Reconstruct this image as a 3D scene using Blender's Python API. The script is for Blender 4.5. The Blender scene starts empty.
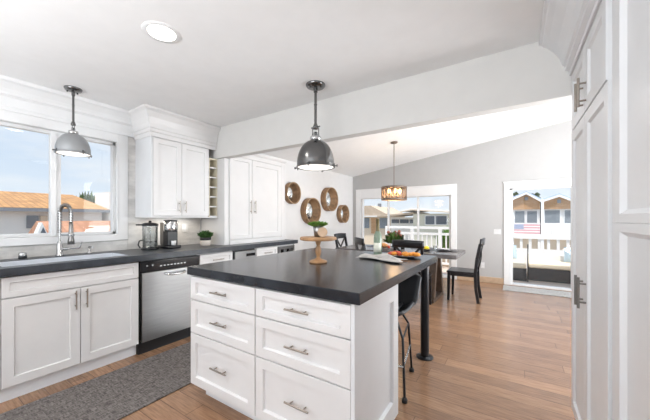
import bpy, bmesh, math, random
from mathutils import Vector, Matrix
PI=math.pi
random.seed(7)
S=bpy.context.scene; C=S.collection

# ------------------------------------------------------------------ camera, sky, sun, big lights, exposure
H=1.28
cd=bpy.data.cameras.new('camera'); cam=bpy.data.objects.new('camera',cd); C.objects.link(cam)
cd.sensor_width=36; cd.lens=36*290/650; cd.shift_y=8.6/650; cd.clip_start=0.02; cd.clip_end=400
cam.location=(0,0,H); cam.rotation_euler=(PI/2,0,math.atan2(189,290)); S.camera=cam
S.view_settings.view_transform='Standard'; S.view_settings.look='None'; S.view_settings.gamma=1
S.view_settings.use_curve_mapping=False; S.view_settings.exposure=0.0

w=bpy.data.worlds.new('sky'); S.world=w; w.use_nodes=True
nt=w.node_tree; N=nt.nodes; L=nt.links; N.clear()
out=N.new('ShaderNodeOutputWorld'); bg=N.new('ShaderNodeBackground'); L.new(bg.outputs[0],out.inputs[0])
tc=N.new('ShaderNodeTexCoord'); sp=N.new('ShaderNodeSeparateXYZ'); L.new(tc.outputs['Generated'],sp.inputs[0])
rp=N.new('ShaderNodeValToRGB'); L.new(sp.outputs[2],rp.inputs[0])
rp.color_ramp.elements[0].position=0.0; rp.color_ramp.elements[0].color=(.80,.89,.97,1)
rp.color_ramp.elements[1].position=0.45; rp.color_ramp.elements[1].color=(.34,.55,.84,1)
mp=N.new('ShaderNodeMapping'); mp.inputs['Scale'].default_value=(2.2,2.2,8); L.new(tc.outputs['Generated'],mp.inputs[0])
nz=N.new('ShaderNodeTexNoise'); nz.inputs['Scale'].default_value=1.6; nz.inputs['Detail'].default_value=6; L.new(mp.outputs[0],nz.inputs['Vector'])
cr=N.new('ShaderNodeValToRGB'); cr.color_ramp.elements[0].position=.42; cr.color_ramp.elements[1].position=.68
L.new(nz.outputs[0],cr.inputs[0])
mx=N.new('ShaderNodeMixRGB'); L.new(cr.outputs[0],mx.inputs[0]); L.new(rp.outputs[0],mx.inputs[1]); mx.inputs[2].default_value=(.86,.91,.96,1)
L.new(mx.outputs[0],bg.inputs[0]); bg.inputs[1].default_value=1.05

def light(name,kind,loc,rot,energy,size=None,color=(1,1,1),sy=None,spot=None,blend=.8):
    d=bpy.data.lights.new(name,kind); d.energy=energy; d.color=color
    if kind=='AREA':
        d.shape='RECTANGLE'; d.size=size; d.size_y=sy or size
    elif kind=='SUN': d.angle=size
    else: d.shadow_soft_size=size or .05
    if spot: d.spot_size=spot; d.spot_blend=blend
    o=bpy.data.objects.new(name,d); C.objects.link(o); o.location=loc; o.rotation_euler=rot; return o
light('sun','SUN',(0,0,20),(math.radians(24),0,math.radians(32)),4.8,math.radians(3),(1,.96,.9))
# added unseen area fills, daylight-coloured, behind the camera and right of the dining area
light('rear_fill','AREA',(-1.0,-2.9,1.5),(PI/2,0,PI),0,3.6,(.97,.98,1),1.9)
bpy.data.objects['rear_fill'].rotation_euler=(-PI/2,0,PI)
RF=bpy.data.objects['rear_fill']; RF.rotation_euler=(PI/2+.2,0,0); RF.data.energy=30
# added upward fill lights behind the camera and at the unseen right end of the dining area, bounced off the ceilings
light('kitchen_up_fill','AREA',(-1.3,-1.5,1.35),(PI-.25,0,0),113,2.6,(.90,.955,1),1.6)
light('dining_up_fill','AREA',(1.75,4.1,.75),(PI,-.50,0),148,1.4,(.92,.965,1),2.4)
light('right_fill','AREA',(3.5,4.4,1.6),(0,PI/2,0),90,2.0,(.95,.98,1),3.4)  # added unseen fill at the right end of the dining area

# ------------------------------------------------------------------ materials
M={}
def mat(name,col,rough=.5,metal=0,bump=0,bscale=40,var=0,vscale=8,spec=.5,emit=0,ecol=None,trans=0,alpha=1,stretch=None,coat=0):
    m=bpy.data.materials.new(name); m.use_nodes=True; nt=m.node_tree; N=nt.nodes; L=nt.links
    b=N['Principled BSDF']; b.inputs['Base Color'].default_value=(*col,1); b.inputs['Roughness'].default_value=rough
    b.inputs['Metallic'].default_value=metal; b.inputs['Specular IOR Level'].default_value=spec
    if coat: b.inputs['Coat Weight'].default_value=coat
    if emit: b.inputs['Emission Color'].default_value=(*(ecol or col),1); b.inputs['Emission Strength'].default_value=emit
    if trans: b.inputs['Transmission Weight'].default_value=trans
    tc=N.new('ShaderNodeTexCoord'); v=tc.outputs['Object']
    if stretch:
        mp=N.new('ShaderNodeMapping'); mp.inputs['Scale'].default_value=stretch; L.new(v,mp.inputs[0]); v=mp.outputs[0]
    n=N.new('ShaderNodeTexNoise'); n.inputs['Scale'].default_value=vscale; n.inputs['Detail'].default_value=4; L.new(v,n.inputs['Vector'])
    r=N.new('ShaderNodeValToRGB'); vv=max(var,.015)
    r.color_ramp.elements[0].position=.3; r.color_ramp.elements[1].position=.7
    r.color_ramp.elements[0].color=(*[max(0,c*(1-vv)) for c in col],1); r.color_ramp.elements[1].color=(*[min(1,c*(1+vv)) for c in col],1)
    L.new(n.outputs[0],r.inputs[0]); L.new(r.outputs[0],b.inputs['Base Color'])
    if bump:
        n2=N.new('ShaderNodeTexNoise'); n2.inputs['Scale'].default_value=bscale; n2.inputs['Detail'].default_value=3; L.new(v,n2.inputs['Vector'])
        bp=N.new('ShaderNodeBump'); bp.inputs['Strength'].default_value=bump; bp.inputs['Distance'].default_value=.01
        L.new(n2.outputs[0],bp.inputs['Height']); L.new(bp.outputs[0],b.inputs['Normal'])
    M[name]=m; return m
def glass(name,tint=(1,1,1),gl=.08,rough=.02):
    m=bpy.data.materials.new(name); m.use_nodes=True; nt=m.node_tree; N=nt.nodes; L=nt.links; N.clear()
    o=N.new('ShaderNodeOutputMaterial'); t=N.new('ShaderNodeBsdfTransparent'); t.inputs[0].default_value=(*tint,1)
    g=N.new('ShaderNodeBsdfGlossy'); g.inputs['Roughness'].default_value=rough
    lw=N.new('ShaderNodeLayerWeight'); lw.inputs[0].default_value=.25
    mu=N.new('ShaderNodeMath'); mu.operation='MULTIPLY_ADD'; mu.inputs[1].default_value=.5; mu.inputs[2].default_value=gl; L.new(lw.outputs['Fresnel'],mu.inputs[0])
    x=N.new('ShaderNodeMixShader'); L.new(mu.outputs[0],x.inputs[0]); L.new(t.outputs[0],x.inputs[1]); L.new(g.outputs[0],x.inputs[2]); L.new(x.outputs[0],o.inputs[0])
    M[name]=m; return m
def brick(name,c1,c2,mortar,bw,rh,ms,rough,swz=None,bump=.2,noise=.25,nstretch=(1,1,1),nscale=6,offset=.5,grain=None,spec=.5,randrow=0):
    m=bpy.data.materials.new(name); m.use_nodes=True; nt=m.node_tree; N=nt.nodes; L=nt.links
    b=N['Principled BSDF']; b.inputs['Roughness'].default_value=rough; b.inputs['Specular IOR Level'].default_value=spec
    tc=N.new('ShaderNodeTexCoord'); v=tc.outputs['Object']
    if swz:
        s=N.new('ShaderNodeSeparateXYZ'); L.new(v,s.inputs[0]); cx=N.new('ShaderNodeCombineXYZ')
        for i,k in enumerate(swz): L.new(s.outputs[k],cx.inputs[i])
        vb=cx.outputs[0]
    else: vb=v
    if randrow:
        s=N.new('ShaderNodeSeparateXYZ'); L.new(vb,s.inputs[0])
        d=N.new('ShaderNodeMath'); d.operation='DIVIDE'; d.inputs[1].default_value=randrow; L.new(s.outputs[1],d.inputs[0])
        f=N.new('ShaderNodeMath'); f.operation='FLOOR'; L.new(d.outputs[0],f.inputs[0])
        wn=N.new('ShaderNodeTexWhiteNoise'); wn.noise_dimensions='1D'; L.new(f.outputs[0],wn.inputs['W'])
        ml=N.new('ShaderNodeMath'); ml.operation='MULTIPLY_ADD'; ml.inputs[1].default_value=bw*3; L.new(wn.outputs[0],ml.inputs[0]); L.new(s.outputs[0],ml.inputs[2])
        cx=N.new('ShaderNodeCombineXYZ'); L.new(ml.outputs[0],cx.inputs[0]); L.new(s.outputs[1],cx.inputs[1]); vb=cx.outputs[0]
    k=N.new('ShaderNodeTexBrick'); k.inputs['Scale'].default_value=1; k.offset=offset
    k.inputs['Color1'].default_value=(*c1,1); k.inputs['Color2'].default_value=(*c2,1); k.inputs['Mortar'].default_value=(*mortar,1)
    k.inputs['Brick Width'].default_value=bw; k.inputs['Row Height'].default_value=rh; k.inputs['Mortar Size'].default_value=ms
    L.new(vb,k.inputs['Vector'])
    mp=N.new('ShaderNodeMapping'); mp.inputs['Scale'].default_value=nstretch; L.new(v,mp.inputs[0])
    n=N.new('ShaderNodeTexNoise'); n.inputs['Scale'].default_value=nscale; n.inputs['Detail'].default_value=8; n.inputs['Roughness'].default_value=.65
    L.new(mp.outputs[0],n.inputs['Vector'])
    r=N.new('ShaderNodeValToRGB'); r.color_ramp.elements[0].position=.3; r.color_ramp.elements[1].position=.7
    r.color_ramp.elements[0].color=(1-noise,)*3+(1,); r.color_ramp.elements[1].color=(1,1,1,1) if noise<.3 else (1+noise*.3,)*3+(1,)
    L.new(n.outputs[0],r.inputs[0])
    x=N.new('ShaderNodeMixRGB'); x.blend_type='MULTIPLY'; x.inputs[0].default_value=1; L.new(k.outputs[0],x.inputs[1]); L.new(r.outputs[0],x.inputs[2])
    L.new(x.outputs[0],b.inputs['Base Color'])
    if bump:
        bp=N.new('ShaderNodeBump'); bp.inputs['Strength'].default_value=bump; bp.inputs['Distance'].default_value=.003
        iv=N.new('ShaderNodeMath'); iv.operation='SUBTRACT'; iv.inputs[0].default_value=1; L.new(k.outputs['Fac'],iv.inputs[1])
        L.new(iv.outputs[0],bp.inputs['Height']); L.new(bp.outputs[0],b.inputs['Normal'])
    M[name]=m; return m

mat('ceiling_white',(.86,.86,.86),.9,bump=.05,bscale=60)
mat('vault_white',(.92,.92,.92),.9,bump=.05,bscale=60)
mat('wall_white',(.80,.80,.80),.85,bump=.05,bscale=80)
mat('wall_grey',(.47,.463,.458),.85,bump=.05,bscale=80)
mat('beam_grey',(.69,.68,.66),.85,bump=.05,bscale=80)
mat('trim_white',(.80,.80,.80),.45)
mat('cab_white',(.765,.755,.75),.38)
mat('cab_cool',(.76,.77,.785),.35)
mat('toe_white',(.84,.87,.90),.45)
mat('shelf_cream',(.70,.64,.50),.6)
brick('floor_wood',(.43,.245,.142),(.30,.17,.10),(.15,.085,.055),1.35,.135,.0020,.22,None,.15,.42,(1.2,14,1),5,.37,randrow=.135)
brick('marble_tile',(.80,.78,.75),(.68,.665,.64),(.74,.72,.70),.30,.10,.002,.25,(1,2,0),.15,.28,(1,2,5),3)
mat('slate',(.016,.020,.027),.21,var=.4,vscale=9,bump=.03,bscale=120,spec=.38)
mat('slate_left',(.040,.046,.056),.30,var=.3,vscale=14,spec=.5)
mat('steel',(.35,.35,.348),.30,1,var=.06,vscale=5,stretch=(1,1,18))
mat('chrome',(.58,.58,.58),.14,1)
mat('nickel',(.36,.32,.28),.32,1)
mat('dark_steel',(.24,.23,.22),.28,1)
mat('gunmetal',(.17,.17,.17),.22,1,var=.1)
mat('zinc_glare',(.36,.37,.38),.45,.6)  # lighter sink pendant metal, with window glare put into the colour
mat('black_plastic',(.012,.012,.014),.35)
mat('black_gloss',(.008,.008,.010),.12)
mat('black_wood',(.007,.007,.009),.30,var=.2,vscale=12)
mat('black_metal',(.012,.013,.016),.32,.4)
mat('black_leather',(.048,.051,.057),.42,bump=.15,bscale=150,var=.15)
mat('sink_white',(.66,.69,.73),.3,0)
mat('oak_turned',(.40,.22,.10),.45,var=.25,vscale=10,stretch=(4,4,1),bump=.05)
mat('pale_wood',(.52,.37,.25),.6,var=.12,vscale=14)
mat('mirror_wood',(.30,.175,.09),.6,var=.4,vscale=16,stretch=(3,1,1),bump=.2)
mat('mirror_rim',(.38,.25,.14),.55,var=.3,vscale=16,bump=.1)
mat('mirror',(.86,.88,.88),.03,1)
mat('table_wood',(.13,.10,.085),.4,var=.3,vscale=10,stretch=(1,8,1))
mat('table_top',(.16,.15,.15),.25,var=.25,vscale=9,stretch=(1,10,1))
mat('trestle_wood',(.085,.055,.038),.5,var=.3,vscale=12)
mat('diffuser',(1,.98,.94),.5,emit=1.1,ecol=(1,.95,.88))
mat('led',(1,.97,.9),.5,emit=9,ecol=(1,.92,.80))
mat('bulb',(1,.75,.4),.3,emit=14,ecol=(1,.62,.26))
mat('bulb_soft',(1,.8,.5),.3,emit=4,ecol=(1,.7,.38))
mat('drum_metal',(.24,.19,.16),.4,.7)
mat('leaf',(.07,.13,.03),.5,var=.5,vscale=30)
mat('leaf_bright',(.12,.25,.04),.5,var=.4,vscale=30)
mat('herb_leaf',(.05,.12,.03),.5,var=.5,vscale=40)
mat('pot_cream',(.62,.56,.50),.6)
mat('petal',(.26,.09,.06),.6,var=.4,vscale=20)
mat('petal_yellow',(.75,.5,.15),.6)
mat('linen',(.50,.48,.46),.85,var=.15,vscale=25,bump=.3,bscale=200)
mat('ceramic_dark',(.10,.09,.09),.3)
mat('ceramic_white',(.8,.8,.8),.25)
mat('orange_food',(.85,.30,.03),.5,var=.25,vscale=40)
mat('red_food',(.55,.07,.03),.45,var=.35,vscale=40)
mat('lemon',(.90,.70,.03),.4)
mat('bread',(.55,.26,.10),.7,var=.3,vscale=30)
mat('wine_label',(.78,.80,.70),.6)
mat('bottle_foil',(.16,.13,.06),.35,.4)
mat('bottle_dark',(.01,.012,.008),.1)
mat('bottle_body',(.34,.44,.33),.12,trans=.35)
mat('rubber',(.02,.02,.02),.7)
mat('plate_steel',(.62,.60,.57),.3,.6)
mat('switch_white',(.66,.66,.66),.4)
glass('clear_glass',(1,1,1),.015); glass('jug_glass',(.93,.95,.96),.10); glass('amber_glass',(1,.90,.80),.06,.2); glass('smoke_glass',(.25,.26,.28),.2)
# woven runner
def weave(name,a,b_):
    m=bpy.data.materials.new(name); m.use_nodes=True; nt=m.node_tree; N=nt.nodes; L=nt.links; b=N['Principled BSDF']; b.inputs['Roughness'].default_value=.95
    tc=N.new('ShaderNodeTexCoord'); out=[]
    for sc in ((90,14,1),(14,90,1)):
        mp=N.new('ShaderNodeMapping'); mp.inputs['Scale'].default_value=sc; L.new(tc.outputs['Object'],mp.inputs[0])
        n=N.new('ShaderNodeTexNoise'); n.inputs['Scale'].default_value=1; n.inputs['Detail'].default_value=3; L.new(mp.outputs[0],n.inputs['Vector']); out.append(n.outputs[0])
    ch=N.new('ShaderNodeTexChecker'); ch.inputs['Scale'].default_value=34; L.new(tc.outputs['Object'],ch.inputs['Vector'])
    mx=N.new('ShaderNodeMixRGB'); L.new(ch.outputs['Fac'],mx.inputs[0]); L.new(out[0],mx.inputs[1]); L.new(out[1],mx.inputs[2])
    r=N.new('ShaderNodeValToRGB'); r.color_ramp.elements[0].position=.38; r.color_ramp.elements[1].position=.64
    r.color_ramp.elements[0].color=(*a,1); r.color_ramp.elements[1].color=(*b_,1); L.new(mx.outputs[0],r.inputs[0]); L.new(r.outputs[0],b.inputs['Base Color'])
    bp=N.new('ShaderNodeBump'); bp.inputs['Strength'].default_value=.5; bp.inputs['Distance'].default_value=.004; L.new(mx.outputs[0],bp.inputs['Height']); L.new(bp.outputs[0],b.inputs['Normal'])
    M[name]=m
weave('runner',(.085,.073,.068),(.235,.21,.195)); weave('mat_grey',(.30,.29,.28),(.55,.54,.53))
# outside
mat('stucco',(.80,.79,.77),.9,bump=.1); mat('stucco_cream',(.62,.60,.50),.9); mat('stucco_tan',(.70,.58,.45),.9)
brick('roof_orange',(.62,.34,.14),(.46,.24,.10),(.30,.16,.07),.30,.14,.01,.8,None,.1,.3,(1,1,1),4)
brick('roof_pink',(.60,.32,.20),(.50,.25,.15),(.36,.18,.11),.28,.16,.01,.8,None,.1,.25,(1,1,1),4)
brick('roof_tan',(.72,.60,.46),(.66,.54,.42),(.55,.44,.34),.30,.2,.01,.85,None,.1,.2,(1,1,1),4)
brick('gable_wood',(.62,.36,.18),(.54,.30,.14),(.40,.22,.10),1.4,.12,.01,.7,(0,2,1),.1,.2,(1,1,3),4)
mat('fascia_dark',(.22,.24,.27),.7); mat('house_blue',(.42,.52,.72),.6)
mat('window_dark',(.10,.12,.15),.12); mat('window_grey',(.20,.23,.26),.1)
mat('deck_wood',(.62,.50,.42),.7,var=.15,vscale=6,stretch=(1,12,1)); mat('ground',(.42,.40,.37),.95)
mat('wicker',(.055,.058,.062),.7,bump=.6,bscale=90,var=.4,vscale=60); mat('cushion_cream',(.80,.70,.54),.9,bump=.1); mat('pillow_blue',(.45,.58,.68),.9)
mat('rail_white',(.88,.88,.88),.6); mat('flag_red',(.72,.36,.40),.8); mat('flag_white',(.85,.80,.80),.8); mat('flag_blue',(.36,.40,.55),.8)  # flag colours paled, outdoor haze put into them
mat('trunk',(.30,.22,.15),.9)

# ------------------------------------------------------------------ mesh builder
class MB:
    def __init__(s): s.v=[]; s.f=[]; s.mi=[]; s.sm=[]
    def add(s,vs,fs,mi=0,smooth=False):
        o=len(s.v); s.v+= [tuple(v) for v in vs]
        for f in fs: s.f.append([o+i for i in f]); s.mi.append(mi); s.sm.append(smooth)
        return s
    def box(s,a,b,mi=0):
        x0,y0,z0=[min(p,q) for p,q in zip(a,b)]; x1,y1,z1=[max(p,q) for p,q in zip(a,b)]
        return s.add([(x0,y0,z0),(x1,y0,z0),(x1,y1,z0),(x0,y1,z0),(x0,y0,z1),(x1,y0,z1),(x1,y1,z1),(x0,y1,z1)],
            [(0,3,2,1),(4,5,6,7),(0,1,5,4),(1,2,6,5),(2,3,7,6),(3,0,4,7)],mi)
    def prism(s,poly,axis,a,b,mi=0):
        n=len(poly)
        def p(q,t):
            if axis==0: return (t,q[0],q[1])
            if axis==1: return (q[0],t,q[1])
            return (q[0],q[1],t)
        vs=[p(q,a) for q in poly]+[p(q,b) for q in poly]
        return s.add(vs,[tuple(range(n))[::-1],tuple(range(n,2*n))]+[(i,(i+1)%n,n+(i+1)%n,n+i) for i in range(n)],mi)
    def beam(s,p,q,w_,h_,w2=None,h2=None,up=(0,0,1),mi=0):
        p=Vector(p);q=Vector(q);d=(q-p).normalized();u=Vector(up)
        if abs(d.dot(u))>.98: u=Vector((0,1,0))
        x=d.cross(u).normalized(); y=x.cross(d).normalized(); w2=w2 or w_; h2=h2 or h_
        vs=[p+x*a*w_/2+y*b*h_/2 for a,b in((-1,-1),(1,-1),(1,1),(-1,1))]+[q+x*a*w2/2+y*b*h2/2 for a,b in((-1,-1),(1,-1),(1,1),(-1,1))]
        return s.add(vs,[(0,1,2,3),(7,6,5,4),(0,4,5,1),(1,5,6,2),(2,6,7,3),(3,7,4,0)],mi)
    def tube(s,pts,r,n=10,mi=0,closed=False,cap=True):
        pts=[Vector(p) for p in pts]; k=len(pts); rr=r if isinstance(r,(list,tuple)) else [r]*k
        base=len(s.v); prev=None; vs=[]
        for i,p in enumerate(pts):
            if closed: d=(pts[(i+1)%k]-pts[i-1]).normalized()
            else: d=((pts[min(i+1,k-1)]-pts[max(i-1,0)])).normalized()
            if prev is None:
                u=Vector((0,0,1)) if abs(d.z)<.9 else Vector((1,0,0)); x=d.cross(u).normalized()
            else:
                x=(prev-d*prev.dot(d)).normalized()
            prev=x; y=d.cross(x)
            vs+=[p+(x*math.cos(2*PI*j/n)+y*math.sin(2*PI*j/n))*rr[i] for j in range(n)]
        fs=[]
        for i in range(k if closed else k-1):
            a=i*n;b=((i+1)%k)*n
            fs+=[(a+j,a+(j+1)%n,b+(j+1)%n,b+j) for j in range(n)]
        s.add(vs,fs,mi,True)
        if cap and not closed:
            s.add(vs[:n],[tuple(range(n))[::-1]],mi); s.add(vs[-n:],[tuple(range(n))],mi)
        return s
    def cyl(s,p,q,r,r2=None,n=20,mi=0): return s.tube([p,q],[r,r if r2 is None else r2],n,mi)
    def lathe(s,prof,c=(0,0,0),n=32,mi=0,axis='z',a0=0,a1=2*PI):
        full=abs(a1-a0-2*PI)<1e-6; m=n if full else n+1; vs=[]
        for r,z in prof:
            for j in range(m):
                a=a0+(a1-a0)*j/n
                q=(r*math.cos(a),r*math.sin(a),z)
                if axis=='x': q=(q[2],q[0],q[1])
                vs.append((c[0]+q[0],c[1]+q[1],c[2]+q[2]))
        fs=[]
        for i in range(len(prof)-1):
            for j in range(n):
                k=(j+1)%m
                fs.append((i*m+j,i*m+k,(i+1)*m+k,(i+1)*m+j))
        return s.add(vs,fs,mi,True)
    def ball(s,c,r,n=10,mi=0,sc=(1,1,1)):
        prof=[(max(1e-4,math.sin(PI*i/n)),-math.cos(PI*i/n)) for i in range(n+1)]
        t=MB(); t.lathe(prof,(0,0,0),n+4)
        s.add([(c[0]+x*r*sc[0],c[1]+y*r*sc[1],c[2]+z*r*sc[2]) for x,y,z in t.v],t.f,mi,True); return s
    def grid(s,fn,nu,nv,mi=0):
        vs=[fn(i/nu,j/nv) for i in range(nu+1) for j in range(nv+1)]
        return s.add(vs,[(i*(nv+1)+j,(i+1)*(nv+1)+j,(i+1)*(nv+1)+j+1,i*(nv+1)+j+1) for i in range(nu) for j in range(nv)],mi,True)
    def panel(s,o,u,v,n,w_,h_,t,st=.065,rec=.013,sl=.005,mi=0,sb=None):
        """shaker front: origin = lower corner on the BACK plane, u,v in-plane, n = outward"""
        o=Vector(o);u=Vector(u);v=Vector(v);n=Vector(n); sb=sb or st
        P=lambda a,b,c:o+u*a+v*b+n*c
        def ring(ia,ib,c): return [P(ia,ib,c),P(w_-ia,ib,c),P(w_-ia,h_-ib,c),P(ia,h_-ib,c)]
        e=.0015
        rs=[ring(0,0,0),ring(0,0,t-e),ring(e,e,t),ring(st,sb,t),ring(st+sl,sb+sl,t-rec)]
        vs=[p for r in rs for p in r]; fs=[]
        for k in range(4):
            for j in range(4): fs.append((k*4+j,k*4+(j+1)%4,(k+1)*4+(j+1)%4,(k+1)*4+j))
        fs+=[(16,17,18,19),(3,2,1,0)]
        return s.add(vs,fs,mi)
    def sweep(s,path,prof,side=1,mi=0,zbase=0):
        """extrude profile [(offset,z)] along 2-D path with mitres; offset is to the `side` of travel"""
        pts=[Vector(p) for p in path]; k=len(pts); vs=[]
        for i,p in enumerate(pts):
            ns=[]
            if i>0: d=(pts[i]-pts[i-1]).normalized(); ns.append(Vector((d.y,-d.x))*side)
            if i<k-1: d=(pts[i+1]-pts[i]).normalized(); ns.append(Vector((d.y,-d.x))*side)
            if len(ns)==2: m=(ns[0]+ns[1]).normalized(); m=m/m.dot(ns[0])
            else: m=ns[0]
            for o,z in prof: q=p+m*o; vs.append((q.x,q.y,zbase+z))
        n=len(prof); fs=[]
        for i in range(k-1): fs+=[(i*n+j,i*n+(j+1)%n,(i+1)*n+(j+1)%n,(i+1)*n+j) for j in range(n)]
        fs+=[tuple(range(n)),tuple(range((k-1)*n,k*n))[::-1]]
        return s.add(vs,fs,mi)

def build(name,mb,mt,parent=None,bevel=0,solid=0,kind=None,seg=2,subsurf=0):
    org=parent.matrix_world.translation if parent else Vector((0,0,0))
    me=bpy.data.meshes.new(name); me.from_pydata([tuple(Vector(v)-org) for v in mb.v],[],mb.f)
    for m in (mt if isinstance(mt,(list,tuple)) else [mt]): me.materials.append(M[m])
    for p,mi,sm in zip(me.polygons,mb.mi,mb.sm): p.material_index=mi; p.use_smooth=sm
    me.update(); bm=bmesh.new(); bm.from_mesh(me)
    if not solid: bmesh.ops.recalc_face_normals(bm,faces=bm.faces)
    bm.to_mesh(me); bm.free()
    o=bpy.data.objects.new(name,me); C.objects.link(o)
    if parent: o.parent=parent; o.matrix_world=Matrix.Translation(org)
    if solid:
        q=o.modifiers.new('solid','SOLIDIFY'); q.thickness=solid; q.offset=0
    if subsurf:
        q=o.modifiers.new('sub','SUBSURF'); q.levels=q.render_levels=subsurf
    if bevel:
        q=o.modifiers.new('bevel','BEVEL'); q.width=bevel; q.segments=seg; q.limit_method='ANGLE'; q.angle_limit=math.radians(40)
    if kind: o['kind']=kind
    return o
def fix(o):
    # parent has only translation at this stage: local matrix = identity offset
    return o
def thing(name,label,cat,loc=(0,0,0),group=None):
    o=bpy.data.objects.new(name,None); C.objects.link(o); o.location=loc; o.matrix_world=Matrix.Translation(loc)
    o.empty_display_size=.05; o['label']=label; o['category']=cat
    if group: o['group']=group
    return o
def part(name,mb,mt,parent,**k):
    org=parent.matrix_world.translation.copy()
    lab=k.pop('label',None)
    o=build(name,mb,mt,None,**{a:b for a,b in k.items()})
    o.data.transform(Matrix.Translation(-org))
    if parent.parent or parent.type=='MESH':   # sub-part: parent's own origin is its thing's origin
        o.data.transform(Matrix.Identity(4))
    o.parent=parent
    if lab: o['label']=lab
    return o
def subpart(name,mb,mt,parent,root,**k):
    org=root.matrix_world.translation.copy(); lab=k.pop('label',None)
    o=build(name,mb,mt,None,**k); o.data.transform(Matrix.Translation(-org)); o.parent=parent
    if lab: o['label']=lab
    return o
def single(name,mb,mt,label,cat,group=None,**k):
    o=build(name,mb,mt,None,**k); o['label']=label; o['category']=cat
    if group: o['group']=group
    # move the origin to the base centre
    xs=[v.co for v in o.data.vertices]; c=Vector(((min(v.x for v in xs)+max(v.x for v in xs))/2,(min(v.y for v in xs)+max(v.y for v in xs))/2,min(v.z for v in xs)))
    o.data.transform(Matrix.Translation(-c)); o.location=c
    return o
def struct(name,mb,mt,**k): return build(name,mb,mt,None,kind='structure',**k)
def dup(root,loc,rz,label,name=None):
    r=root.copy(); C.objects.link(r); r.location=loc; r.rotation_euler=(0,0,rz); r['label']=label
    for ch in list(root.children):
        c=ch.copy(); C.objects.link(c); c.parent=r
        for g in list(ch.children):
            d=g.copy(); C.objects.link(d); d.parent=c
    return r
X_=Vector((1,0,0));Y_=Vector((0,1,0));Z_=Vector((0,0,1))

# ================================================================== SETTING
WL=-3.58; WD=-3.48; YF=6.65; CE=2.44
struct('floor',MB().box((-3.7,-3.1,-.08),(3.7,6.72,0)),'floor_wood')
struct('ceiling',MB().box((-3.7,-3.1,CE),(3.7,2.37,CE+.1)),'ceiling_white')
zv=lambda x:2.35+.155*(x-WD)
struct('ceiling_vault',MB().prism([(-3.7,zv(-3.7)),(3.7,zv(3.7)),(3.7,zv(3.7)+.1),(-3.7,zv(-3.7)+.1)],1,2.46,6.8),'vault_white')
struct('trim_1',MB().prism([(-3.58,2.052),(3.7,2.052),(3.7,zv(3.7)),(-3.0,2.50),(-3.58,2.50)],1,2.36,2.46),'beam_grey')['label']='pale grey dropped beam between kitchen and dining area'
# left wall with the sink window
wy0,wy1,wz0,wz1=.40,1.395,1.115,2.10
m=MB()
m.box((WL-.14,-3.1,0),(WL,wy0,CE)); m.box((WL-.14,wy0,0),(WL,wy1,wz0)); m.box((WL-.14,wy0,wz1),(WL,wy1,CE)); m.box((WL-.14,wy1,0),(WL,2.46,CE))
struct('wall_left',m,'wall_white')
struct('wall_left_dining',MB().box((WD-.2,2.46,0),(WD,6.8,2.36)),'wall_white')
struct('wall_pier',MB().box((WL,2.392,.94),(-3.085,2.458,2.05)),'cab_white')
# far wall with slider and deck door
sx0,sx1,sz=-3.25,-1.125,1.80
dx0,dx1,dz=-.07,.90,1.86
m=MB()
def fw(a,b,z0,z1=None):
    m.prism([(a,z0),(b,z0),(b,z1 if z1 is not None else zv(b)+.05),(a,z1 if z1 is not None else zv(a)+.05)],1,YF,YF+.16)
fw(WD-.15,sx0,0); fw(sx0,sx1,sz); fw(sx1,dx0,0); fw(dx0,dx1,dz); fw(dx1,3.7,0)
struct('wall_back',m,'wall_grey')
struct('wall_right_dining',MB().box((3.6,2.46,0),(3.7,2.6,3.6)).box((3.6,2.6,0),(3.7,6.2,.5)).box((3.6,2.6,2.7),(3.7,6.2,3.6)).box((3.6,6.2,0),(3.7,6.8,3.6)),'wall_grey')
struct('wall_right',MB().box((.95,-3.1,0),(1.05,2.36,CE)).box((1.05,2.36,0),(3.7,2.46,2.05)),'wall_white')
struct('wall_rear',MB().box((-3.58,-3.1,0),(-2.9,-3.0,CE)).box((-2.9,-3.1,0),(.9,-3.0,.5)).box((.9,-3.1,0),(1.05,-3.0,CE)).box((-2.9,-3.1,2.42),(.9,-3.0,CE)),'wall_white')
struct('baseboard_back',MB().box((sx1+.12,YF-.016,0),(-.165,YF,.115)).box((1.02,YF-.016,0),(3.6,YF,.115)),'pale_wood',bevel=.004)
struct('baseboard_left_dining',MB().box((WD,3.66,0),(WD+.016,YF,.115)),'trim_white',bevel=.004)
# marble splashback
m=MB(); t=WL+.012
m.box((WL,-.5,.935),(t,1.49,1.045)); m.box((WL,1.492,.935),(t,1.585,2.18)); m.box((WL,1.585,.935),(t,2.37,1.297))
struct('wall_backsplash',m,'marble_tile')
# sink window: frame, mullion, casing
win=struct('window_1',MB().box((WL-.10,wy0,wz0),(WL-.04,wy0+.03,wz1)).box((WL-.10,wy1-.028,wz0),(WL-.04,wy1,wz1)).box((WL-.10,wy0,wz0),(WL-.04,wy1,wz0+.03)).box((WL-.10,wy0,wz1-.028),(WL-.04,wy1,wz1)).box((WL-.10,.868,wz0),(WL-.03,.908,wz1)).box((WL-.09,.908,wz0),(WL-.05,.946,wz1)),'trim_white',bevel=.003)
o=build('pane',MB().box((WL-.075,wy0+.03,wz0+.03),(WL-.07,.868,wz1-.028)),'clear_glass'); o.parent=win
o=build('pane',MB().box((WL-.075,.946,wz0+.03),(WL-.07,wy1-.028,wz1-.028)),'clear_glass'); o.parent=win
o=build('latch',MB().box((WL-.03,.89,1.72),(WL-.012,.905,1.80)),'trim_white',bevel=.003); o.parent=win
o=build('casing',MB().box((WL,wy1,1.05),(WL+.022,wy1+.095,2.185)).box((WL,wy1-.012,wz0),(WL+.03,wy1,wz1)).box((WL,wy0-.1,1.05),(WL+.022,wy0,2.185)).box((WL,wy0,wz1),(WL+.022,wy1,2.185)).box((WL-.04,wy0,1.047),(WL+.034,wy1,wz0)),'trim_white',bevel=.004); o.parent=win
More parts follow.
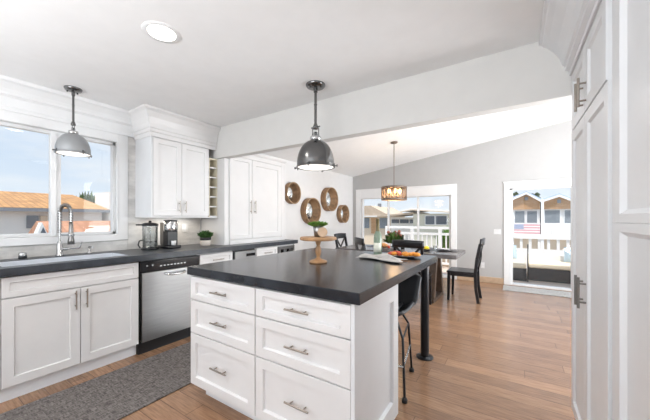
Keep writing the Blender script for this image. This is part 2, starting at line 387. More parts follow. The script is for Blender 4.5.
# layered crown over the window wall
prof=[(0,2.185),(.03,2.185),(.03,2.215),(.02,2.225),(.02,2.30),(.045,2.318),(.045,2.335),(.06,2.36),(.095,2.40),(.115,2.412),(.12,2.44),(0,2.44)]
struct('trim_2',MB().sweep([(WL,-3.0),(WL,1.58)],prof,1),'trim_white')
# slider
win=struct('window_2',MB().box((sx0,YF+.03,0),(sx0+.045,YF+.11,sz)).box((sx1-.045,YF+.03,0),(sx1,YF+.11,sz)).box((sx0,YF+.03,sz-.03),(sx1,YF+.11,sz)).box((sx0,YF+.03,0),(sx1,YF+.11,.06))
   .box((-2.565,YF+.04,.06),(-2.525,YF+.10,sz)).box((-1.855,YF+.04,.06),(-1.815,YF+.10,sz)),'trim_white',bevel=.004)
for a,b in ((sx0+.045,-2.565),(-2.525,-1.855),(-1.815,sx1-.045)):
    o=build('pane',MB().box((a,YF+.068,.06),(b,YF+.073,sz-.03)),'clear_glass'); o.parent=win
o=build('casing',MB().box((sx0-.13,YF-.022,0),(sx0,YF,2.0)).box((sx1,YF-.022,0),(sx1+.115,YF,2.0)).box((sx0,YF-.022,sz),(sx1,YF,2.0)).box((sx0-.13,YF-.034,1.985),(sx1+.115,YF,2.015)).box((sx0,YF-.03,sz-.02),(sx1,YF+.03,sz)),'trim_white',bevel=.004); o.parent=win
# deck door
dr=struct('door_1',MB().box((dx0,YF+.03,0),(dx0+.05,YF+.12,dz)).box((dx1-.05,YF+.03,0),(dx1,YF+.12,dz)).box((dx0,YF+.03,dz-.03),(dx1,YF+.12,dz)).box((dx0,YF-.01,0),(dx1,YF+.14,.03)),'trim_white',bevel=.004)
o=build('pane',MB().box((dx0+.05,YF+.078,.03),(dx1-.05,YF+.083,dz-.03)),'clear_glass'); o.parent=dr
o=build('casing',MB().box((dx0-.095,YF-.022,0),(dx0,YF,1.99)).box((dx1,YF-.022,0),(dx1+.095,YF,1.99)).box((dx0,YF-.022,dz),(dx1,YF,1.99)).box((dx0-.105,YF-.034,1.965),(dx1+.105,YF,1.995)),'trim_white',bevel=.004); o.parent=dr

# ================================================================== LEFT COUNTER RUN
NB='nickel'
def bar_handle(mb,c,axis,n,L_=.16,r=.006,so=.032,pz=.055):
    c=Vector(c);a=Vector(axis);n=Vector(n)
    mb.cyl(c-a*L_/2+n*so,c+a*L_/2+n*so,r,n=10)
    for k in (-1,1): mb.cyl(c+a*k*pz,c+a*k*pz+n*so,r*.8,n=8)
    return mb
FX=-2.952    # back plane of the fronts (front faces at -2.93)
def front(root,name,y0,y1,z0,z1,hand=None,st=.06,mt='cab_white',hm='nickel',hl=.15):
    o=part(name,MB().panel((FX,y0,z0),Y_,Z_,X_,y1-y0,z1-z0,.022,min(st,(z1-z0)*.27)),mt,root)
    if hand:
        y,z,ax=hand; mb=MB(); bar_handle(mb,(FX+.020,y,z),ax,X_,hl,.0055,.03,hl*.33)
        subpart('handle',mb,hm,o,root)
    return o
def base_body(root,y0,y1,x0=-3.56,top=.885):
    part('body',MB().box((x0,y0,.105),(FX-.001,y1,top)),'cab_white',root)
    part('toe_kick',MB().box((x0,y0,0),(-2.985,y1,.104)),'toe_white',root)
t=thing('sink_cabinet','white shaker sink base cabinet with two tall doors under the window','cabinet',(-3.2,.87,0))
part('body',MB().box((-3.56,.448,.105),(FX-.001,1.318,.66)).box((-2.99,.448,.66),(FX-.001,1.318,.872)),'cab_white',t)
part('toe_kick',MB().box((-3.56,.448,0),(-2.985,1.318,.104)),'toe_white',t)
front(t,'drawer_front',.452,1.315,.732,.872,None)
front(t,'door',.452,.881,.112,.722,(.850,.635,Z_)); front(t,'door',.886,1.315,.112,.722,(.920,.635,Z_))
t=thing('base_cabinet','white base cabinet at the left picture edge beside the sink cabinet','cabinet',(-3.2,0,0))
base_body(t,-.5,.444)
front(t,'door',-.48,-.02,.112,.872,None); front(t,'door',-.014,.44,.112,.872,None)
# dishwasher
t=thing('dishwasher','stainless dishwasher with black control strip under the dark counter','dishwasher',(-3.2,1.62,0))
part('body',MB().box((-3.5,1.321,.0),(-2.95,1.925,.875)),'black_plastic',t)
d=part('door',MB().box((-2.949,1.338,.115),(-2.912,1.918,.765)),'steel',t,bevel=.004)
mb=MB(); mb.tube([(-2.912,1.55,.735),(-2.880,1.56,.728),(-2.874,1.60,.722),(-2.874,1.70,.722),(-2.880,1.74,.728),(-2.912,1.75,.735)],.011,10)
subpart('handle',mb,'chrome',d,t)
cp=part('control_panel',MB().box((-2.949,1.324,.77),(-2.908,1.922,.872)),'black_gloss',t,bevel=.004)
mb=MB()
for k in range(8): mb.box((-2.909,1.50+k*.035,.812),(-2.9065,1.518+k*.035,.822))
for k in (0,1): mb.cyl((-2.909,1.38+k*.05,.832),(-2.9055,1.38+k*.05,.832),.008,n=12)
subpart('button',mb,'steel',cp,t,kind='stuff')
part('kick_plate',MB().box((-2.98,1.33,.012),(-2.955,1.92,.11)),'black_gloss',t)
# far drawers and appliances
t=thing('base_cabinet','white base cabinet with top drawer just past the dishwasher','cabinet',(-3.2,2.16,0))
base_body(t,1.935,2.398)
front(t,'drawer',1.945,2.392,.735,.872,(2.17,.80,Y_)); front(t,'door',1.945,2.392,.112,.725,(2.34,.62,Z_))
t=thing('base_cabinet','white base cabinet with drawer between the two undercounter appliances','cabinet',(-3.2,2.99,0))
base_body(t,2.785,3.215,-3.46)
front(t,'drawer',2.795,3.205,.735,.872,(3.0,.80,Y_)); front(t,'door',2.795,3.205,.112,.725,(2.85,.62,Z_))
t=thing('undercounter_microwave','stainless undercounter microwave drawer with black display','microwave',(-3.2,2.59,0))
part('body',MB().box((-3.46,2.404,.0),(-2.955,2.780,.88)),'black_plastic',t)
d=part('door',MB().box((-2.954,2.42,.30),(-2.915,2.765,.86)),'steel',t,bevel=.003)
subpart('display',MB().box((-2.916,2.60,.79),(-2.912,2.75,.825)),'black_gloss',d,t)
subpart('handle',bar_handle(MB(),(-2.916,2.59,.72),Y_,X_,.28,.008,.035,.1),'chrome',d,t)
t=thing('beverage_cooler','undercounter beverage cooler with steel framed glass door at the counter end','cooler',(-3.2,3.43,0))
part('body',MB().box((-3.46,3.222,.0),(-2.955,3.60,.88)).box((-3.46,3.602,0),(-2.94,3.622,.885)),'cab_white',t)
d=part('door',MB().box((-2.954,3.235,.1),(-2.92,3.27,.86)).box((-2.954,3.56,.1),(-2.92,3.595,.86)).box((-2.954,3.27,.1),(-2.92,3.56,.14)).box((-2.954,3.27,.82),(-2.92,3.56,.86)),'steel',t)
subpart('pane',MB().box((-2.94,3.27,.14),(-2.934,3.56,.82)),'smoke_glass',d,t)
mb=MB()
for k in range(4):
    mb.cyl((-2.952,3.32+k*.065,.765),(-2.944,3.32+k*.065,.765),.026,n=14)
part('bottle_rack',mb,'chrome',t)

# worktop with sink cut-out
sy0,sy1,sxa,sxb=.47,1.28,-3.40,-3.010
m=MB(); z0,z1=.885,.940
m.box((-3.566,-.5,z0),(-2.90,sy0,z1)); m.box((-3.566,sy1,z0),(-2.90,2.46,z1)); m.box((-3.566,sy0,z0),(sxa,sy1,z1)); m.box((sxb,sy0,z0),(-2.90,sy1,z1)); m.box((-3.478,2.46,z0),(-2.90,3.655,z1))
single('worktop',m,'slate_left','dark grey stone worktop running along the window wall over the dishwasher','worktop')
t=thing('sink','white undermount sink basin set in the dark worktop below the window','sink',(-3.2,.83,.7))
w_=.004
m=MB().box((sxa-w_,sy0-w_,.70),(sxb+w_,sy1+w_,.712)).box((sxa-w_,sy0-w_,.712),(sxa,sy1+w_,.884)).box((sxb,sy0-w_,.712),(sxb+w_,sy1+w_,.884)).box((sxa,sy0-w_,.712),(sxb,sy0,.884)).box((sxa,sy1,.712),(sxb,sy1+w_,.884))
m.box((sxa+.001,sy0+.001,.884),(sxa+.008,sy1-.001,.936)).box((sxa+.008,sy1-.008,.884),(sxb-.001,sy1-.001,.936)).box((sxa+.008,sy0+.001,.884),(sxb-.001,sy0+.008,.936))
part('basin',m,'sink_white',t)
part('drain',MB().lathe([(.0001,.716),(.04,.716),(.045,.7125)],(-3.2,.86,0),20),'chrome',t)
# faucet
t=thing('faucet','tall chrome spring pull-down faucet behind the sink','faucet',(-3.49,.90,.94))
fx,fy=-3.49,.90
part('base',MB().lathe([(.0001,.941),(.032,.941),(.032,.948),(.024,.955),(.022,1.04),(.018,1.05),(.018,1.07),(.0001,1.07)],(fx,fy,0),20),'chrome',t)
n=28; neck=[(fx,fy,1.06),(fx,fy,1.15),(fx,fy,1.25)]
for i in range(n+1):
    a=PI*i/n; neck.append((fx+.055-.055*math.cos(a),fy+.025-.025*math.cos(a),1.33+.075*math.sin(a)))
neck.append((fx+.11,fy+.05,1.24))
part('neck',MB().tube(neck,.009,10),'chrome',t)
# spring coil around the neck
coil=[];turns=34;pp=neck[1:]
Ls=[0]
for a,b in zip(pp,pp[1:]): Ls.append(Ls[-1]+(Vector(b)-Vector(a)).length)
def at(s):
    for i in range(len(pp)-1):
        if s<=Ls[i+1]: 
            f=(s-Ls[i])/(Ls[i+1]-Ls[i]); return Vector(pp[i]).lerp(Vector(pp[i+1]),f),(Vector(pp[i+1])-Vector(pp[i])).normalized()
    return Vector(pp[-1]),(Vector(pp[-1])-Vector(pp[-2])).normalized()
sd=Vector((-.045,.085,0)).normalized()
for i in range(turns*8+1):
    p,d=at(Ls[-1]*i/(turns*8)); q=d.cross(sd).normalized(); a=2*PI*i/8; coil.append(p+sd*math.cos(a)*.0155+q*math.sin(a)*.0155)
part('spring',MB().tube(coil,.0030,6),'dark_steel',t)
part('spray_head',MB().lathe([(.0001,1.245),(.014,1.245),(.016,1.20),(.018,1.12),(.024,1.08),(.026,1.045),(.0001,1.045)],(fx+.11,fy+.05,0),18),'dark_steel',t)
part('docking_arm',MB().tube([(fx,fy,1.13),(fx+.11,fy+.05,1.13)],.006,8).lathe([(.021,1.12),(.024,1.12),(.024,1.14),(.021,1.14)],(fx+.11,fy+.05,0),16),'chrome',t)
part('lever',MB().cyl((fx,fy,1.0),(fx+.02,fy+.05,1.0),.012,n=12).tube([(fx+.02,fy+.05,1.0),(fx+.05,fy+.13,1.005),(fx+.055,fy+.145,1.06)],[.007,.006,.005],8),'chrome',t)
t=thing('soap_dispenser','small chrome soap dispenser right of the spring faucet','dispenser',(-3.49,1.12,.94))
part('body',MB().lathe([(.0001,.941),(.022,.941),(.022,.947),(.012,.955),(.011,.99),(.0001,.99)],(-3.49,1.12,0),18),'chrome',t)
part('spout',MB().tube([(-3.49,1.12,.985),(-3.49,1.12,1.005),(-3.42,1.125,1.003)],.007,8),'chrome',t)
single('air_switch',MB().lathe([(.0001,.941),(.027,.941),(.027,.985),(.022,.992),(.0001,.992)],(-3.49,.66,0),20),'chrome','short chrome cylinder cap on the worktop left of the faucet','sink fitting')

# upper cabinet with crown and wine cubbies
t=thing('upper_cabinet','white wall cabinet with two doors and flared crown right of the sink window','cabinet',(-3.4,1.95,1.30))
part('body',MB().box((-3.566,1.585,1.30),(-3.243,2.268,2.43)),'cab_white',t)
part('side_panel',MB().box((-3.566,1.567,1.30),(-3.222,1.584,2.43)),'cab_cool',t)
for y0,y1,hy in ((1.590,1.905,1.872),(1.910,2.262,1.945)):
    d=part('door',MB().panel((-3.242,y0,1.315),Y_,Z_,X_,y1-y0,.835,.022,.055),'cab_white',t)
    subpart('handle',bar_handle(MB(),(-3.222,hy,1.415),Z_,X_,.13,.0055,.03,.04),'nickel',d,t)
part('light_rail',MB().box((-3.566,1.555,1.289),(-3.205,2.388,1.300)),'cab_white',t,bevel=.003)
prof=[(0,2.155),(.012,2.155),(.012,2.20),(.022,2.205),(.022,2.235),(.030,2.245),(.036,2.29),(.055,2.345),(.085,2.395),(.105,2.412),(.112,2.418),(.112,2.438),(0,2.438)]
part('crown_molding',MB().sweep([(-3.56,1.567),(-3.220,1.567),(-3.220,2.356)],prof,1),'cab_white',t)
c=part('wine_cubby',MB().box((-3.55,2.269,1.30),(-3.222,2.277,2.05)).box((-3.55,2.379,1.30),(-3.222,2.386,2.05)).box((-3.55,2.277,1.30),(-3.44,2.379,2.05)).box((-3.44,2.277,2.03),(-3.222,2.379,2.048)),'shelf_cream',t)
for k in range(6):
    z=1.302+k*.124; subpart('shelf',MB().box((-3.44,2.2775,z),(-3.224,2.3785,z+.014)),'cab_white',c,t)
# tall cabinet resting on the worktop
t=thing('pantry_cabinet','tall white two-door cabinet standing on the far end of the worktop','cabinet',(-3.27,3.0,.94))
part('body',MB().box((-3.46,2.462,.941),(-3.082,3.53,2.16)),'cab_white',t)
for y0,y1,hy in ((2.462,2.832,2.80),(2.840,3.44,2.88)):
    d=part('door',MB().panel((-3.081,y0,1.01),Y_,Z_,X_,y1-y0,1.085,.02,.07 if y1>3 else .045),'cab_white',t)
    subpart('handle',bar_handle(MB(),(-3.061,hy,1.44),Z_,X_,.18,.006,.03,.06),'nickel',d,t)
part('face_frame',MB().box((-3.081,3.445,.941),(-3.064,3.53,2.16)).box((-3.081,2.4625,2.10),(-3.064,3.445,2.16)).box((-3.081,2.4625,.941),(-3.064,3.445,1.0)),'cab_white',t,bevel=.002)
part('top_trim',MB().sweep([(-3.064,2.462),(-3.064,3.53),(-3.46,3.53)],[(0,2.161),(.008,2.161),(.022,2.185),(.022,2.20),(0,2.20)],1),'cab_white',t)

# counter items
t=thing('french_press','tall clear glass carafe with black lid and handle beside the coffee maker','carafe',(-3.36,1.66,.94))
bx,by=-3.37,1.63
part('base',MB().lathe([(.0001,.941),(.085,.941),(.088,.950),(.08,.965),(.0001,.965)],(bx,by,0),24),'black_gloss',t)
part('jug',MB().lathe([(.06,.966),(.072,.972),(.074,1.19),(.078,1.205)],(bx,by,0),28),'jug_glass',t,solid=.003)
part('plunger',MB().cyl((bx,by,.97),(bx,by,1.24),.004).lathe([(.0001,1.02),(.066,1.02),(.066,1.026),(.0001,1.026)],(bx,by,0)),'chrome',t)
part('lid',MB().lathe([(.082,1.20),(.082,1.222),(.05,1.235),(.015,1.238),(.015,1.255),(.0001,1.258)],(bx,by,0),24).box((bx-.07,by-.115,1.205),(bx-.03,by-.07,1.218)),'black_plastic',t)
part('handle',MB().tube([(bx+.01,by-.075,1.05),(bx+.02,by-.12,1.04),(bx+.03,by-.135,1.0),(bx+.02,by-.11,.965)],.007,8),'black_plastic',t)
t=thing('coffee_maker','coffee maker with steel top and black body on the worktop under the wall cabinet','coffee maker',(-3.34,1.80,.94))
cx,cy=-3.34,1.825
part('base',MB().box((cx-.10,cy-.085,.941),(cx+.11,cy+.085,.975)),'black_gloss',t,bevel=.01)
part('front_panel',MB().box((cx-.02,cy-.06,.976),(cx+.075,cy+.06,1.135)),'black_plastic',t,bevel=.006)
part('tank',MB().box((cx-.10,cy-.055,.976),(cx-.022,cy+.055,1.235)),'dark_steel',t,bevel=.008)
part('brew_head',MB().lathe([(.0001,1.137),(.07,1.137),(.074,1.15),(.074,1.245),(.07,1.25),(.0001,1.25)],(cx+.03,cy,0),28),'chrome',t)
part('lid',MB().lathe([(.0001,1.252),(.072,1.252),(.07,1.262),(.0001,1.266)],(cx+.03,cy,0),28),'black_plastic',t)
part('cup',MB().lathe([(.0001,.977),(.022,.977),(.028,1.03),(.026,1.03),(.02,.982),(.0001,.982)],(cx+.093,cy,0),16),'ceramic_white',t)
def tuft(mb,c,r,h,n,seed,w=.006,up=.5):
    rd=random.Random(seed)
    for i in range(n):
        a=rd.uniform(0,2*PI); rr=r*math.sqrt(rd.random()); e=rd.uniform(.3,1)
        p=Vector((c[0]+math.cos(a)*rr*.5,c[1]+math.sin(a)*rr*.5,c[2])); q=Vector((c[0]+math.cos(a)*rr*1.15,c[1]+math.sin(a)*rr*1.15,c[2]+h*(.45+.55*rd.random())*(1-.4*(rr/r)**2)))
        s=Vector((-math.sin(a+e),math.cos(a+e),.3)).normalized()*w*rd.uniform(.7,1.3); mid=(p+q)/2+Vector((0,0,h*.12))
        mb.add([p,mid-s,q,mid+s],[(0,1,2,3)])
    return mb
t=thing('potted_plant','small green herb plant in a cream pot with black rim on the worktop','plant',(-3.26,2.23,.94))
px,py=-3.25,2.235
part('pot',MB().lathe([(.0001,.941),(.052,.941),(.058,.945),(.062,1.02),(.056,1.02),(.054,1.0),(.0001,1.0)],(px,py,0),24),'pot_cream',t)
part('rim',MB().lathe([(.063,1.01),(.066,1.012),(.067,1.046),(.058,1.046),(.056,1.03),(.0001,1.03)],(px,py,0),24),'black_plastic',t,label='black band around the pot top')
part('foliage',tuft(MB(),(px,py,1.03),.09,.12,420,3,.010),'herb_leaf',t,kind='stuff')
t=thing('outlet_plate','steel double outlet plate on the tiled splashback behind the coffee maker','outlet',(WL+.012,1.99,1.16))
part('plate',MB().box((WL+.0125,1.94,1.10),(WL+.02,2.05,1.22)),'plate_steel',t,bevel=.003)
for y in (1.97,2.02): part('socket',MB().box((WL+.02,y-.014,1.125),(WL+.023,y+.014,1.195)),'switch_white',t)
t=thing('outlet_plate','steel outlet plate on the splashback nearer the herb plant','outlet',(WL+.012,2.15,1.16))
part('plate',MB().box((WL+.0125,2.11,1.10),(WL+.02,2.19,1.22)),'plate_steel',t,bevel=.003)
part('socket',MB().box((WL+.02,2.136,1.125),(WL+.023,2.164,1.195)),'switch_white',t)

# ================================================================== ISLAND
t=thing('kitchen_island','large white shaker kitchen island with six drawers','island',(-1.28,1.5,0))
IX0,IX1,IY0,IY1=-1.942,-.648,1.238,1.83
part('body',MB().box((IX0,IY0,.10),(IX1,IY1,.878)),'cab_white',t)
part('toe_kick',MB().box((IX0+.06,IY0+.06,0),(IX1-.012,IY1-.02,.10)),'cab_cool',t)
for x0,x1 in ((IX0,-1.292),(-1.284,-.6485)):
    for z0,z1 in ((.707,.868),(.470,.700),(.103,.463)):
        d=part('drawer',MB().panel((x0,IY0-.0005,z0),X_,Z_,-Y_,x1-x0,z1-z0,.022,.058,.016,.006,sb=min(.058,(z1-z0)*.24)),'cab_white',t)
        zc=(z0+z1)/2
        subpart('handle',bar_handle(MB(),((x0+x1)/2,IY0-.010,zc),X_,-Y_,.16,.0055,.03,.045),'nickel',d,t)
part('side_panel',MB().panel((IX1+.0005,IY0-.02,.02),Y_,Z_,X_,IY1-IY0+.02,.858,.02,.085,.018,.006,sb=.11),'cab_cool',t)
part('back_panel',MB().box((IX0+.01,IY1+.001,.02),(IX1,IY1+.018,.876)),'cab_cool',t)
single('island_worktop',MB().box((-1.958,1.197,.881),(-.592,2.80,.938)),'slate','thick dark slate worktop covering the whole island','worktop',bevel=.003)
t=thing('support_post','round black metal post holding the overhanging island worktop corner','post',(-.69,2.745,0))
part('post',MB().cyl((-.69,2.745,.012),(-.69,2.745,.868),.037,n=28),'black_metal',t)
part('flange',MB().lathe([(.0001,.001),(.075,.001),(.075,.010),(.045,.014),(.04,.02),(.0001,.02)],(-.69,2.745,0),28),'black_metal',t)
part('top_plate',MB().lathe([(.0001,.868),(.07,.868),(.07,.880),(.0001,.880)],(-.69,2.745,0),28),'black_metal',t)
# stool (local: faces +y)
t=thing('counter_stool','black bucket counter stool on thin black metal legs tucked under the island','stool',(0,0,0))
prof=[(.19,.565),(.12,.535),(.0,.512),(-.11,.505),(-.19,.535),(-.235,.63),(-.275,.73),(-.32,.825)]
def shell(s,tt):
    f=s*(len(prof)-1); i=min(int(f),len(prof)-2); g=f-i
    y=prof[i][0]*(1-g)+prof[i+1][0]*g; z=prof[i][1]*(1-g)+prof[i+1][1]*g
    u=(tt*2-1); wdt=.185+.10*s; bk=max(0,min(1,(s-.45)/.3))
    seat=1-bk
    x=u*wdt
    z+=seat*(abs(u)**2.5)*(.05+.10*s)+bk*(abs(u)**3)*(-.03)
    y+=bk*(abs(u)**2.2)*.09
    return (x,y,z)
part('seat_shell',MB().grid(shell,20,16),'black_leather',t,solid=.022)
part('cushion',MB().grid(lambda s,q:(lambda p:(p[0]*.8,p[1],p[2]+.02+.012*math.sin(PI*s)))(shell(.05+s*.45,.1+.8*q)),8,8),'black_leather',t,solid=.02)
for sx in (-1,1):
    mb=MB(); x=.19*sx
    mb.tube([(x*.75,.11,.512),(x*1.0,.175,.42),(x*1.1,.225,.02)],.009,10)
    part('leg',mb,'black_metal',t)
    mb=MB(); mb.tube([(x*.75,-.12,.515),(x*1.0,-.16,.42),(x*1.1,-.22,.02)],.009,10)
    part('leg',mb,'black_metal',t)
    mb=MB(); mb.tube([(x*1.0,.175,.42),(x*1.0,-.16,.42)],.007,8); part('side_rail',mb,'black_metal',t)
    for yy in (.225,-.22): part('foot_pad',MB().lathe([(.0001,.001),(.02,.001),(.021,.02),(.012,.032),(.0001,.032)],(x*1.1,yy,0),14),'rubber',t)
    part('side_stretcher',MB().tube([(x*1.05,.20,.235),(x*1.05,-.19,.235)],.007,8),'chrome',t)
part('footrest',MB().tube([(-.200,.205,.235),(.200,.205,.235)],.009,10),'chrome',t,label='chrome footrest bar')
t.location=(-.885,2.18,0); t.rotation_euler=(0,0,math.radians(190.4))

# island items
t=thing('cake_stand','round turned wood pedestal cake stand on the island','cake stand',(-1.275,1.86,.938))
kx,ky=-1.275,1.86
part('pedestal',MB().lathe([(.0001,.939),(.068,.939),(.070,.947),(.062,.955),(.030,.965),(.016,.975),(.013,.985),(.019,1.0),(.024,1.03),(.020,1.055),(.012,1.07),(.016,1.08),(.020,1.095),(.030,1.112),(.0001,1.112)],(kx,ky,0),28),'oak_turned',t)
part('plate',MB().lathe([(.0001,1.113),(.13,1.113),(.143,1.118),(.143,1.130),(.137,1.137),(.0001,1.137)],(kx,ky,0),40),'oak_turned',t)
t=thing('tin_planter','small metal bucket of fresh green herbs standing on the cake stand','plant',(kx+.0,ky+.05,1.138))
part('bucket',MB().lathe([(.0001,1.138),(.030,1.138),(.042,1.232),(.040,1.232),(.029,1.142),(.0001,1.142)],(kx-.022,ky+.03,0),24),'steel',t)
part('foliage',tuft(MB(),(kx-.022,ky+.03,1.215),.078,.055,300,5,.008),'leaf_bright',t,kind='stuff')
mb=MB(); d=Vector((.50,-.86,.18)).normalized(); c=Vector((kx+.048,ky-.012,1.1765)); mb.cyl(c-d*.005,c+d*.005,.037,n=32)
single('wood_coaster',mb,'pale_wood','pale round wood disc leaning on the herb bucket on the cake stand','coaster')
t=thing('wine_bottle','green-white wine bottle with pale label and brown foil neck on the island','bottle',(-1.05,2.50,.938))
part('body',MB().lathe([(.0001,.939),(.034,.939),(.037,.945),(.037,1.10),(.034,1.13),(.018,1.165),(.0145,1.18),(.0001,1.18)],(-1.05,2.50,0),24),'bottle_body',t)
part('label',MB().lathe([(.0378,.975),(.0378,1.06)],(-1.05,2.50,0),24,a0=-2.6,a1=-.4),'wine_label',t,solid=.0008)
part('neck_foil',MB().lathe([(.019,1.165),(.0155,1.18),(.0145,1.26),(.016,1.262),(.016,1.28),(.0001,1.281)],(-1.05,2.50,0),20),'bottle_foil',t)
rd=random.Random(3)
def cloth(s,q):
    x=-1.13+.39*s; y=2.21+.20*q
    z=.961+.009*math.sin(9*s+3*q)+.010*math.sin(14*q+4*s)
    e=min(s,1-s,q,1-q); z=.9505+(z-.9505)*min(1,e*7)
    x+=.03*math.sin(7*q); y+=.035*math.sin(5*s)-.05*s
    return (x,y,z)
single('linen_napkin',MB().grid(cloth,30,24),'linen','crumpled beige linen napkin lying in front of the wine bottle','napkin',solid=.004)
t=thing('serving_plate','dark oval plate of sliced orange and red fruit on the island corner','plate',(-.83,2.55,.938))
m=MB().lathe([(.0001,.940),(.09,.940),(.15,.953),(.155,.957),(.148,.957),(.09,.945),(.0001,.945)],(0,0,0),32)
m.v=[(-.83+x*1.05,2.55+y*.72,z) for x,y,z in m.v]; part('plate',m,'ceramic_dark',t)
rd=random.Random(11)
def food(name,label,cx,cy,mt,n,sx,sy,z0,r):
    for i in range(n):
        a=rd.uniform(0,2*PI); q=math.sqrt(rd.random())
        yield (cx+math.cos(a)*q*sx,cy+math.sin(a)*q*sy,z0+rd.uniform(0,1)*.016*(1-q))
for i,p in enumerate(list(food('','',-.765,2.54,'',13,.065,.055,.966,0))):
    single('orange_slice',MB().ball(p,.026,6,sc=(1,.8,.65)),'orange_food','small orange fruit piece in the pile on the right half of the dark island plate','fruit','orange fruit pieces on the island plate')
for i,p in enumerate(list(food('','',-.90,2.545,'',11,.055,.055,.964,0))):
    single('tomato_slice',MB().ball(p,.025,6,sc=(1,.8,.6)),'red_food' if i%4 else 'orange_food','small red fruit piece in the pile on the left half of the dark island plate','fruit','red fruit pieces on the island plate')

# ================================================================== DINING
t=thing('dining_table','long dark weathered wood trestle dining table by the sliding window','table',(-1.67,4.9,0))
part('table_top',MB().box((-2.68,4.45,.698),(-.68,5.35,.76)),'table_top',t,bevel=.005)
for x in (-1.06,-2.30):
    for k,y0,y1 in ((0,4.60,4.78),(1,5.20,5.02)):
        part('leg',MB().beam((x,y0,.052),(x,y1,.66),.09,.10,up=(1,0,0)),'trestle_wood',t)
    part('foot',MB().box((x-.05,4.56,0),(x+.05,5.28,.05)),'trestle_wood',t,bevel=.005)
    part('crossbar',MB().box((x-.05,4.58,.66),(x+.05,5.22,.697)),'trestle_wood',t)
part('stretcher',MB().box((-2.25,4.85,.26),(-1.11,4.95,.34)),'trestle_wood',t,bevel=.004)
def xchair():
    t=thing('dining_chair','','chair',(0,0,0),'black cross-back chairs around the dining table')
    sm=MB().prism([(-.20,-.20),(.20,-.20),(.225,.21),(-.225,.21)],2,.435,.462)
    part('seat',sm,'black_wood',t,bevel=.010,seg=3)
    part('apron',MB().prism([(-.18,-.18),(.18,-.18),(.20,.185),(-.20,.185)],2,.385,.434),'black_wood',t)
    for s in (-1,1):
        part('leg',MB().beam((s*.20,.185,0),(s*.19,.175,.434),.032,.032,.044,.044),'black_wood',t)
        mb=MB(); pts=[(s*.185,-.235,0),(s*.185,-.20,.22),(s*.185,-.195,.45),(s*.188,-.215,.66),(s*.192,-.262,.90)]
        for a,b in zip(pts,pts[1:]): mb.beam(a,b,.036,.042)
        part('rear_leg',mb,'black_wood',t,bevel=.003)
    mb=MB()
    def rail(s,q):
        x=-.222+.444*s; y=-.262-.030*math.sin(PI*s); z=.875+.098*q+.008*math.sin(PI*s)*q; return (x,y-.012*q,z)
    mb.grid(rail,12,3); part('top_rail',mb,'black_wood',t,solid=.026)
    mb=MB()
    for s in (-1,1):
        pts=[(s*(-.175+.35*k/8),-.205-.055*k/8-.022*math.sin(PI*k/8)+s*.006,.50+.385*k/8) for k in range(9)]
        for a,b in zip(pts,pts[1:]): mb.beam(a,b,.012,.030,up=(1,0,0)) if False else mb.beam(a,b,.030,.014,up=(0,-1,0))
    part('cross_back',mb,'black_wood',t)
    return t
ch=xchair()
ch.location=(-.685,5.10,0); ch.rotation_euler=(0,0,PI/2); ch['label']='black cross-back dining chair at the right end of the table, seen whole from the side'
dup(ch,(-1.245,4.30,0),0,'black cross-back dining chair with its back behind the fruit plate')
dup(ch,(-1.88,4.36,0),-.80,'black cross-back dining chair behind the wine bottle, left of the fruit plate')
dup(ch,(-2.70,5.13,0),-PI/2,'grey-black cross-back dining chair at the left end of the table by the mirror wall')

def place_setting(x,y,lab):
    t=thing('plate_setting',lab,'plate',(x,y,.76))
    part('placemat',MB().box((x-.19,y-.14,.7605),(x+.19,y+.14,.765)),'black_plastic',t)
    part('plate',MB().lathe([(.0001,.766),(.08,.766),(.13,.780),(.132,.784),(.08,.772),(.0001,.772)],(x,y,0),28),'ceramic_dark',t)
    part('bowl',MB().lathe([(.0001,.773),(.04,.773),(.075,.795),(.078,.80),(.07,.798),(.04,.78),(.0001,.78)],(x,y,0),24),'ceramic_white',t)
place_setting(-.93,4.95,'dark plate and pale bowl on black placemat at the right table end')
place_setting(-1.30,5.12,'plate and bowl on black placemat on the far side of the table')
place_setting(-2.12,5.12,'plate and bowl on black placemat left of the flowers')
t=thing('bread_board','wooden board with a brown loaf on the dining table','board',(-1.80,4.72,.76))
part('board',MB().lathe([(.0001,.761),(.16,.761),(.16,.78),(.0001,.78)],(-1.84,4.70,0),28),'ceramic_dark',t)
single('bread_loaf',MB().ball((-1.86,4.70,.822),.05,10,sc=(1.5,.9,.8)),'bread','brown bread loaf on the dark round board','bread')
single('tomato',MB().ball((-1.76,4.66,.805),.026,8),'red_food','small red tomato beside the brown loaf','fruit')
t=thing('lemon_bowl','low dark bowl with yellow lemon on the right part of the table','bowl',(-1.22,4.86,.76))
part('bowl',MB().lathe([(.0001,.761),(.04,.761),(.09,.79),(.093,.795),(.085,.793),(.04,.768),(.0001,.768)],(-1.18,4.80,0),24),'ceramic_dark',t)
single('lemon',MB().ball((-1.18,4.80,.805),.035,8,sc=(1.3,1,1)),'lemon','yellow lemon in the low dark bowl','fruit')
single('small_bottle',MB().lathe([(.0001,.761),(.03,.761),(.032,.77),(.032,.90),(.013,.94),(.012,1.0),(.0001,1.0)],(-1.60,4.90,0),18),'bottle_dark','small dark bottle standing beside the flower arrangement','bottle')
single('water_glass',MB().lathe([(.024,.762),(.03,.86)],(-1.02,4.68,0),16),'jug_glass','clear water glass beside the lemon bowl','glass',solid=.002)
t=thing('flower_vase','bushy arrangement of red and green flowers in a vase on the dining table','flowers',(-1.78,4.98,.76))
part('vase',MB().lathe([(.0001,.761),(.05,.761),(.065,.80),(.055,.86),(.04,.89),(.036,.888),(.05,.855),(.0001,.80)],(-1.78,4.98,0),24),'jug_glass',t)
part('foliage',tuft(tuft(MB(),(-1.78,4.98,.86),.16,.22,240,9,.022),(-1.78,4.98,.84),.20,.14,120,10,.022),'leaf',t,kind='stuff')
